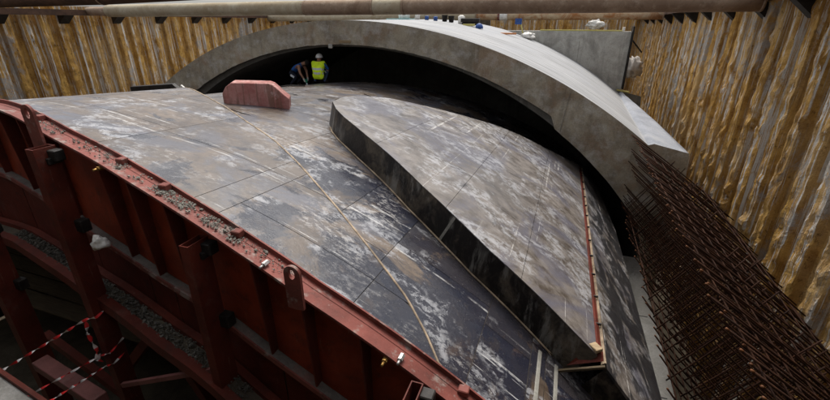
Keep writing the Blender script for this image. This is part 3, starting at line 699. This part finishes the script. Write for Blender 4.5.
ribbon('barrier_tape', [(-5.0, 1.5, -3.98), (-5.2, 1.95, -4.10), (tp[0], 2.84, -4.56), (-5.5, 2.86, -4.47), (-5.5, 3.05, -4.42)], .028, 'lowest barrier tape strand tied to the tall post', 16)

# ------------------------------------------------------------------ rebar cage on the right
cage = tag(empty('rebar_cage', (3.2, 8.3, -6.85)), 'dense rusty rebar cage standing between formwork and right pile wall', 'rebar cage')
TIPO = Vector((1.93, 0, -2.97)); TIPI = Vector((2.02, 0, -5.0))
def bar_mesh(name, pts, r, tip=True):
    m = MB(); m.tube(pts, r, 6)
    if tip:
        d = (Vector(pts[1])-Vector(pts[0])).normalized(); m.tube([Vector(pts[0])-d*.012, Vector(pts[0])+d*.022], r*1.06, 6, mi=1)
    me = bpy.data.meshes.new(name); me.from_pydata(m.v, [], m.f)
    for p, i_ in zip(me.polygons, m.mi): p.material_index = i_; p.use_smooth = True
    me.materials.append(M['rebar']); me.materials.append(M['rebartip']); return me
def curve(p, d, L, bend, n=7):
    d = Vector(d).normalized(); nrm = Vector((d.z, 0, -d.x)); return [Vector(p)+d*(L*i/n)+nrm*(bend*(i/n)*(1-i/n)*4) for i in range(n+1)]
outer_me = [bar_mesh('hoop', curve((0, 0, 0), (1, 0, -.70+random.uniform(-.012, .012)), 2.98, -.03+random.uniform(-.012, .012)), .0135) for _ in range(6)]
under_me = [bar_mesh('hoop', curve((0, 0, 0), (1, 0, -.70+random.uniform(-.015, .015)), 2.72, -.02), .0145) for _ in range(6)]
inner_me = [bar_mesh('hoop', curve((0, 0, 0), (1, 0, -1.0+random.uniform(-.03, .03)), 1.5, .04), .0145) for _ in range(5)]
tie_me = [bar_mesh('tie', curve((0, 0, 0), (.62+random.uniform(-.05, .05), random.uniform(-.03, .03), 1), 1.75+random.uniform(-.2, .2), .02), .011, False) for _ in range(10)]
long_me = bar_mesh('longitudinal', [(0, 0, 0), (0, 4.5, .01), (0, 9.3, 0)], .012, False)
nb = 0
def bar(me, p):
    global nb
    o = bpy.data.objects.new('bar', me); C.objects.link(o); o.parent = cage; o.location = Vector(p)-Vector(cage.location); nb += 1
    o.rotation_euler = (random.uniform(-.008, .008), random.uniform(-.006, .006), random.uniform(-.008, .008)); return o
y = 3.45; k = 0
while y < 12.95:
    bar(random.choice(outer_me), TIPO+Vector((random.uniform(-.04, .04), y, random.uniform(-.03, .03))))
    bar(random.choice(under_me), TIPO+Vector((.22+random.uniform(-.05, .05), y+.15, -.26)))
    bar(random.choice(inner_me), TIPI+Vector((random.uniform(-.06, .06), y+random.uniform(-.04, .04), random.uniform(-.05, .05))))
    bar(random.choice(tie_me), (2.15+random.uniform(-.1, .1), y+.05, -5.15+random.uniform(-.1, .1)))
    bar(random.choice(tie_me), (2.55+random.uniform(-.1, .1), y+.12, -5.5+random.uniform(-.1, .1)))
    bar(random.choice(tie_me), (2.95+random.uniform(-.1, .1), y+.2, -5.85+random.uniform(-.1, .1)))
    y += .30; k += 1
for i in range(9): bar(long_me, TIPO+Vector((.25+i*.27, 3.4, -.70*(.25+i*.27)-.03)))
for i in range(6): bar(long_me, TIPI+Vector((.1+i*.17, 3.4, -(.1+i*.17)-.03)))
m = MB()
for k in range(420):
    y = 3.4+9.5*k/420; f = (k*.373) % 1; p = Vector((2.45+1.5*f, y, -5.45-.75*f)); m.tube([p, p+Vector((.62, random.uniform(-.04, .04), 1)).normalized()*(1.45-.25*f)], .0095, 4, False)
for lay in (1, 2, 4, 5):
    for k in range(36):
        y = 3.42+.262*k+.05*lay; p = TIPO+Vector((.02*lay+random.uniform(-.02, .02)+(.22 if y < 11 else 0), y, -.37*lay)); m.tube([p, p+Vector((1, 0, -.72-.06*lay))*(2.1-.22*lay)], .0115, 4, False)
o = m.build('inner_bars', M['rebar'], cage, recalc=False); o['kind'] = 'stuff'

# ------------------------------------------------------------------ struts across the pit
def strut(name, label, segs, group='pipe struts across the pit'):
    mid = sum((Vector(s_[0])+Vector(s_[1]) for s_ in segs), Vector())/(2*len(segs))
    e_ = tag(empty(name, tuple(mid)), label, 'pipe strut', group)
    for a_, b_, r, mt in segs:
        m = MB(); a_ = Vector(a_); b_ = Vector(b_); m.tube([a_.lerp(b_, i/8) for i in range(9)], r, 28); m.build('pipe', M[mt], e_)
        d = (b_-a_).normalized(); m = MB(); m.tube([b_-d*.03, b_+d*.03], r*1.045, 28); m.build('weld_collar', M['strutbrown'], e_)
    return e_
def P1(x): return (x, 13, .255+.0055*(x+15))
strut('pipe_strut', 'thick pale and brown pipe strut crossing above the vault crown', [(P1(-18.3), P1(-17.2), .15, 'strutbrown'), (P1(-17.2), P1(-8.3), .215, 'strutpale'), (P1(-8.3), P1(-5.9), .222, 'strutbrown'), (P1(-5.9), P1(-4.9), .224, 'strutpale'), (P1(-4.9), P1(4.1), .226, 'strutbrown')])
rear = strut('pipe_strut', 'thinner rust-stained pipe strut behind the thick one', [((-18.3, 24.3, .0), (-9, 24.3, .05), .21, 'strutpale'), ((-9, 24.3, .05), (-5, 24.3, .08), .205, 'strutpale'), ((-5, 24.3, .08), (3.9, 24.3, .12), .2, 'strutrust')])
strut('pipe_strut', 'dark brown strut at the top left corner nearest the camera', [((-18.3, 9.0, .50), (-12, 9.0, .56), .24, 'waler'), ((-12, 9.0, .56), (4.0, 9.0, .95), .24, 'waler')])
# red and white marking on the rear strut
m = MB(); m.tube([(-3.75, 24.3, .083), (-3.35, 24.3, .087)], .207, 24, True); m.build('paint_band', M['white'], rear)
m = MB(); m.tube([(-3.86, 24.3, .082), (-3.75, 24.3, .083)], .206, 24, True); m.build('paint_band', M['flange'], rear)

# ------------------------------------------------------------------ block on the formwork
d = Vector((1.05, .62, -.06)).normalized(); nrm = Vector((-.5, .86, -.0)).normalized()
m = MB(); m.prism([(-.02, -.14), (1.2, -.14), (1.22, .12), (1.14, .19), (.94, .38), (.86, .41), (.17, .41), (.06, .33), (-.02, .2)], d, (0, 0, 1), surf(3.4, 6.55)+Vector((0.04, .06, -.02)), nrm*.42)
single('concrete_block', m, M['block'], 'pinkish red concrete block with chamfered ends standing on the formwork', 'block', bevel=.01)
m = MB(); p = [Vector(q) for q in ((-8.35, 10.7, -1.93), (-7.9, 10.95, -1.87), (-7.4, 11.15, -1.875))]; m.tube(p, .02, 6); single('steel_rod', m, M['dark'], 'thin dark rod lying on the plates near the workers', 'rod')
m = MB(); m.box(surf(38.7, 4.34, HB+.03), (.10, .13, .05), Matrix.Rotation(.7, 3, 'Z')); single('timber_offcut', m, M['wood'], 'small pale timber offcut at the lowest corner of the raised former', 'offcut', bevel=.006)
m = MB(); m.prism([(-1.9, -.6), (.62, -.6), (.55, .0), (.05, .36), (-1.85, .18)], (1, 0, 0), (0, 0, 1), (-12.1, 10.6, -2.33), (0, .12, .02)); m.box((-11.72, 10.56, -2.2), (.12, .06, .5), Matrix.Rotation(R_(38), 3, 'Y'), 1)
tag(m.build('leaning_plate', [M['dark'], M['white']]), 'dark leaning plate with white edge left of the arch foot', 'plate')

# ------------------------------------------------------------------ small things on and behind the vault
def on(x, y, dz=0): return Vector((x, y, outer(x)+dz))
m = MB(); m.box(on(-7.3, 19, .02), (1.1, .8, .04)); single('folded_sheet', m, M['teal'], 'teal folded sheet lying on the vault crown', 'sheet', bevel=.01)
m = MB(); p = on(-7.15, 19, .04); m.tube([p, p+Vector((0, 0, .2)), p+Vector((0, 0, .28)), p+Vector((0, 0, .33))], [.24, .26, .16, .08], 12); single('sack', m, M['white'], 'white sack standing on the teal sheet', 'sack')
m = MB(); p = on(-6.95, 19.1, .3); m.box(p, (.34, .22, .14)); single('tool_case', m, M['blue'], 'blue case leaning on the white sack', 'case', bevel=.03)
m = MB(); p = on(-6.55, 19, .0); m.tube([p, p+Vector((.05, 0, .33)), p+Vector((.08, 0, .42))], [.12, .1, .04], 10); single('canister', m, M['white'], 'white canister beside the sack on the crown', 'canister')
for x, lb in ((-6.1, 'left one of two small blue cans on the crown'), (-5.7, 'right one of two small blue cans on the crown')):
    m = MB(); p = on(x, 19); m.tube([p, p+Vector((0, 0, .16)), p+Vector((0, 0, .18))], [.09, .09, .06], 10); single('can', m, M['blue'], lb, 'can', 'blue cans on the crown')
for x, lb in ((-5.5, 'left dark bucket on the pale vault'), (-5.2, 'right dark bucket on the pale vault')):
    m = MB(); p = on(x+.1, 19.4); m.tube([p, p+Vector((0, 0, .26)), p+Vector((0, 0, .27))], [.1, .14, .15], 12); single('bucket', m, M['dark'], lb, 'bucket', 'dark buckets on the vault')
m = MB(); p = on(-4.65, 19.4); m.tube([p, p+Vector((0, 0, .3)), p+Vector((0, 0, .36))], [.14, .15, .06], 10); single('canister', m, M['white'], 'white canister beside the yellow board', 'canister')
m = MB(); m.box(on(-4.25, 19.4, .22), (.8, .3, .16)); m.box(on(-4.25, 19.4, .08), (.7, .26, .12)); single('tool_box', m, M['dark'], 'dark tool box behind the yellow board', 'tool box', bevel=.02)
m = MB(); m.box(on(-4.2, 18.9, .05), (.5, .14, .08)); single('board', m, M['yellow'], 'short yellow board on the vault', 'board', bevel=.005)
m = MB(); p = on(-3.75, 18.9); m.tube([p, p+Vector((0, 0, .1)), p+Vector((0, 0, .18)), p+Vector((0, 0, .21))], [.17, .16, .1, .03], 12); single('helmet', m, M['blue'], 'dark blue helmet lying on the vault', 'helmet')
m = MB(); m.box(on(-2.7, 20.0, .05), (.75, .12, .07)); single('board', m, M['orange'], 'short orange board near the head wall', 'board', bevel=.005)
m = MB(); p = on(-2.4, 22.0); m.tube([p+Vector((.18, 0, 0)), p+Vector((0, 0, .55))], .03, 6); m.box(p+Vector((-.1, 0, .62)), (.3, .2, .26), None, 1); tag(m.build('marker_post', [M['yellow'], M['blue']]), 'slanted pale marker stake with blue cap by the head wall', 'marker')
def cloth(name, c_, rx, ry, rz_, mt, label, seed, k_=2.2):
    m = MB(); rings = []
    for i in range(15):
        th = math.pi*i/14; row = []
        for j in range(25):
            ph = 2*math.pi*(j % 24)/24; dd = Vector((math.sin(th)*math.cos(ph), math.sin(th)*math.sin(ph), math.cos(th)))
            kk = 1+.55*noise.noise(dd*k_+Vector((seed, 0, 0)))+.18*math.sin(ph*7+seed+th*2)*math.sin(th)
            row.append(Vector(c_)+Vector((dd.x*rx, dd.y*ry, dd.z*rz_))*kk)
        rings.append(row)
    m.grid(rings); return single(name, m, mt, label, 'cloth')
cloth('crumpled_cloth', on(-2.0, 21.9, .1), .32, .3, .15, M['white'], 'white crumpled cloth at the left end of the head wall', 2)
cloth('crumpled_cloth', (1.0, 24.0, -.3), .35, .3, .2, M['white'], 'white crumpled cloth behind the head wall edge board', 8)
cloth('hanging_tarp', (3.45, 27.5, -2.6), .46, .4, .55, M['tarp'], 'grey tarp bundle hanging between head wall and right pile wall', 5, 3)
m = MB(); m.beam((2.3, 22.3, -3.12), (2.85, 22.3, -3.2), .1, .06); single('board', m, M['yellow'], 'short pale yellow board at the foot of the head wall', 'board')

# ------------------------------------------------------------------ workers
def person(name, J, bones, label, skin_cols, vest=None):
    """J: joint -> (pos, radius); bones: (a, b, material index). One continuous skinned surface."""
    names = list(J); me = bpy.data.meshes.new(name)
    me.from_pydata([J[n_][0] for n_ in names], [(names.index(a_), names.index(b_)) for a_, b_, _ in bones], [])
    o = bpy.data.objects.new('tmp', me); C.objects.link(o)
    md = o.modifiers.new('s', 'SKIN'); sb = o.modifiers.new('d', 'SUBSURF'); sb.levels = sb.render_levels = 2
    for i, n_ in enumerate(names):
        r = J[n_][1]; me.skin_vertices[0].data[i].radius = r if isinstance(r, tuple) else (r, r)
        me.skin_vertices[0].data[i].use_root = (n_ == 'pelvis')
    dg = bpy.context.evaluated_depsgraph_get(); ev = o.evaluated_get(dg); m2 = bpy.data.meshes.new_from_object(ev)
    bpy.data.objects.remove(o)
    for c_ in skin_cols: m2.materials.append(c_)
    def near(p):
        best = (9, 0)
        for a_, b_, mi in bones:
            A, Bv = Vector(J[a_][0]), Vector(J[b_][0]); ab = Bv-A; t = max(0, min(1, (p-A).dot(ab)/max(1e-9, ab.length_squared)))
            d_ = (p-(A+ab*t)).length; best = min(best, (d_, mi))
        return best[1]
    for p in m2.polygons: p.material_index = near(p.center); p.use_smooth = True
    o = bpy.data.objects.new(name, m2); C.objects.link(o); tag(o, label, 'person', 'workers at the tunnel mouth')
    return o, near
skin = plain('skin', (.32, .17, .11), .6, .15, 12); jeans = plain('jeans', (.045, .07, .13), .85, .3, 25); navy = plain('dark_trousers', (.014, .016, .026), .85, .3, 25)
shirt = plain('blue_shirt', (.03, .11, .36), .8, .2, 20); boot = plain('boots', (.03, .022, .018), .7, .3); hiv = plain('hi_vis_vest', (.68, .93, .03), .7, .12, 14)
refl = plain('reflective_band', (.55, .57, .6), .35, .1, 14); helm = plain('white_helmet', (.8, .8, .8), .35, .05); glove = plain('glove', (.5, .47, .42), .8, .2); hairm = plain('dark_cap', (.02, .017, .015), .8, .3)
def fingers(J, bones, nm, wrist, fwd, side, mi):
    wrist = Vector(wrist); fwd = Vector(fwd).normalized(); side = Vector(side).normalized(); dn = fwd.cross(side)
    J[nm+'palm'] = (wrist+fwd*.07, (.028, .02)); bones.append((nm+'wrist', nm+'palm', mi))
    for k in range(4):
        b0 = wrist+fwd*.10+side*(.03*(1.5-k)/1.5); L = (.06, .07, .066, .05)[k]
        J[nm+'k%d' % k] = (b0, .0095); J[nm+'m%d' % k] = (b0+fwd*L*.6+dn*.012, .009); J[nm+'t%d' % k] = (b0+fwd*L*.8+dn*.04, .008)
        bones += [(nm+'palm', nm+'k%d' % k, mi), (nm+'k%d' % k, nm+'m%d' % k, mi), (nm+'m%d' % k, nm+'t%d' % k, mi)]
    t0 = wrist+fwd*.05+side*.035; J[nm+'th1'] = (t0+side*.012, .010); J[nm+'th2'] = (t0+side*.03+fwd*.035+dn*.012, .009)
    bones += [(nm+'palm', nm+'th1', mi), (nm+'th1', nm+'th2', mi)]
# worker 1: squatting, back to the camera, hi-vis vest, white helmet
b = surf(-6.3, 13.35)
def w(x, y, z): return (b.x+x, b.y+y, b.z+z)
J = {'pelvis': (w(0, 0, .26), (.17, .14)), 'waist': (w(.0, .05, .42), (.155, .115)), 'chest': (w(0, .11, .60), (.175, .12)), 'neck': (w(0, .16, .74), .062), 'head': (w(0, .19, .83), (.082, .095)), 'crown': (w(0, .20, .93), (.075, .085)),
     'lhip': (w(-.12, .05, .25), .10), 'lknee': (w(-.22, .36, .46), .072), 'lank': (w(-.20, .12, .08), .05), 'ltoe': (w(-.23, .30, .04), .042),
     'rhip': (w(.12, .05, .25), .10), 'rknee': (w(.22, .36, .46), .072), 'rank': (w(.18, .12, .08), .05), 'rtoe': (w(.22, .30, .04), .042),
     'lsh': (w(-.2, .13, .67), .068), 'lelb': (w(-.29, .26, .47), .048), 'lwrist': (w(-.22, .46, .36), .033),
     'rsh': (w(.2, .13, .67), .068), 'relb': (w(.27, .28, .48), .048), 'rwrist': (w(.12, .48, .38), .033)}
bones = [('pelvis', 'waist', 0), ('waist', 'chest', 0), ('chest', 'neck', 2), ('neck', 'head', 2), ('head', 'crown', 2)]
for s_ in 'lr': bones += [('pelvis', s_+'hip', 1), (s_+'hip', s_+'knee', 1), (s_+'knee', s_+'ank', 1), (s_+'ank', s_+'toe', 3), ('chest', s_+'sh', 0), (s_+'sh', s_+'elb', 0), (s_+'elb', s_+'wrist', 2)]
fingers(J, bones, 'l', J['lwrist'][0], (.3, .8, -.3), (1, 0, 0), 2); fingers(J, bones, 'r', J['rwrist'][0], (-.3, .8, -.3), (-1, 0, 0), 2)
p1, near1 = person('person', J, bones, 'worker squatting with back turned in yellow vest and white helmet', [shirt, jeans, skin, boot])
def torso_shell(pobj, base, zlo, zhi, xmax, mats, name, off=.018, bands=(), sel=None):
    me = pobj.data; m = MB(); mp = {}
    for p in me.polygons:
        c_ = p.center
        if zlo < c_.z-base.z < zhi and abs(c_.x-base.x) < xmax and (sel is None or sel(c_)):
            ids = []
            for vi in p.vertices:
                if vi not in mp: v = me.vertices[vi]; mp[vi] = m.pt(v.co+v.normal*off)
                ids.append(mp[vi])
            h_ = c_.z-base.z; m.face(ids, None, 1 if any(lo_ < h_ < hi_ for lo_, hi_ in bands) else 0, True)
    return m.build(name, mats, pobj, recalc=False)
sv = torso_shell(p1, b, .18, .73, .235, [hiv, refl], 'vest', .03, ((.33, .375), (.47, .515)), lambda c_: c_.y-b.y < .3 and not (c_.y-b.y > .14 and c_.z-b.z < .5) and not (c_.z-b.z < .34 and abs(c_.x-b.x) > .2))
def dome(name, c_, rx, ry, rz_, mat, parent, brim=0.0, tilt=None):
    m = MB(); P = []
    for i in range(8):
        th = math.pi/2*i/7*1.05; P.append([(c_[0]+rx*math.sin(th)*math.cos(2*math.pi*j/20), c_[1]+ry*math.sin(th)*math.sin(2*math.pi*j/20), c_[2]+rz_*math.cos(th)) for j in range(21)])
    if brim: P.append([(c_[0]+(rx+brim)*math.cos(2*math.pi*j/20), c_[1]+(ry+brim*1.5)*math.sin(2*math.pi*j/20), c_[2]-.02) for j in range(21)])
    m.grid(P); return m.build(name, mat, parent, recalc=False)
dome('helmet', w(0, .2, .885), .115, .135, .125, helm, p1, .02)
# worker 2: bending forward to the right, dark cap, blue shirt, holding a tool down to the plates
b2 = surf(-11.6, 13.55)
def w(x, y, z): return (b2.x+x, b2.y+y, b2.z+z)
J = {'pelvis': (w(-.12, .1, .52), (.14, .14)), 'waist': (w(.02, .08, .66), (.135, .115)), 'chest': (w(.22, .05, .80), (.16, .125)), 'neck': (w(.40, .05, .84), .06), 'head': (w(.50, .04, .85), (.085, .08)), 'crown': (w(.58, .04, .86), (.07, .07)),
     'lhip': (w(-.12, -.03, .48), .10), 'lknee': (w(.12, -.08, .36), .07), 'lank': (w(-.16, -.08, .09), .048), 'ltoe': (w(.0, -.1, .045), .042),
     'rhip': (w(-.12, .22, .48), .10), 'rknee': (w(.16, .26, .32), .07), 'rank': (w(-.12, .28, .09), .048), 'rtoe': (w(.05, .29, .045), .042),
     'lsh': (w(.28, -.12, .78), .066), 'lelb': (w(.34, -.16, .53), .046), 'lwrist': (w(.44, -.12, .33), .034),
     'rsh': (w(.28, .2, .78), .066), 'relb': (w(.38, .22, .54), .046), 'rwrist': (w(.50, .06, .36), .034)}
bones = [('pelvis', 'waist', 0), ('waist', 'chest', 0), ('chest', 'neck', 2), ('neck', 'head', 2), ('head', 'crown', 2)]
for s_ in 'lr': bones += [('pelvis', s_+'hip', 1), (s_+'hip', s_+'knee', 1), (s_+'knee', s_+'ank', 1), (s_+'ank', s_+'toe', 3), ('chest', s_+'sh', 0), (s_+'sh', s_+'elb', 2), (s_+'elb', s_+'wrist', 2)]
fingers(J, bones, 'l', J['lwrist'][0], (.25, 0, -.6), (0, 1, 0), 4); fingers(J, bones, 'r', J['rwrist'][0], (.05, 0, -.6), (0, -1, 0), 4)
p2, near2 = person('person', J, bones, 'worker bending forward in blue shirt and dark trousers holding a tool', [shirt, navy, skin, boot, glove])
m = MB(); c_ = Vector(w(.535, .04, .865)); P = []
for i in range(8):
    th = math.pi/2*i/7*1.1; P.append([c_+Vector((.115*math.cos(th)*.9-.0, 0, 0))+Vector((0, .10*math.sin(th)*math.cos(2*math.pi*j/16), .105*math.sin(th)*math.sin(2*math.pi*j/16))) for j in range(17)])
m.grid(P); m.build('cap', hairm, p2)
m = MB(); m.box(w(.02, -.18, .40), (.16, .02, .07), Matrix.Rotation(R_(28), 3, 'Y')); m.build('knee_patch', refl, p2)
gtool = tag(empty('hand_tool', w(.5, -.06, .0)), 'green and white hand tool held down by the bending worker', 'tool')
gm = plain('green_tool', (.02, .22, .12), .5, .2)
m = MB(); m.tube([w(.5, -.06, .30), w(.52, -.06, .16)], .04, 10); m.build('grip', gm, gtool)
m = MB(); m.tube([w(.52, -.06, .16), w(.54, -.06, .02)], [.035, .022], 10); m.build('nozzle', refl, gtool)
print('rebar bars', nb, 'objects', len(bpy.data.objects))
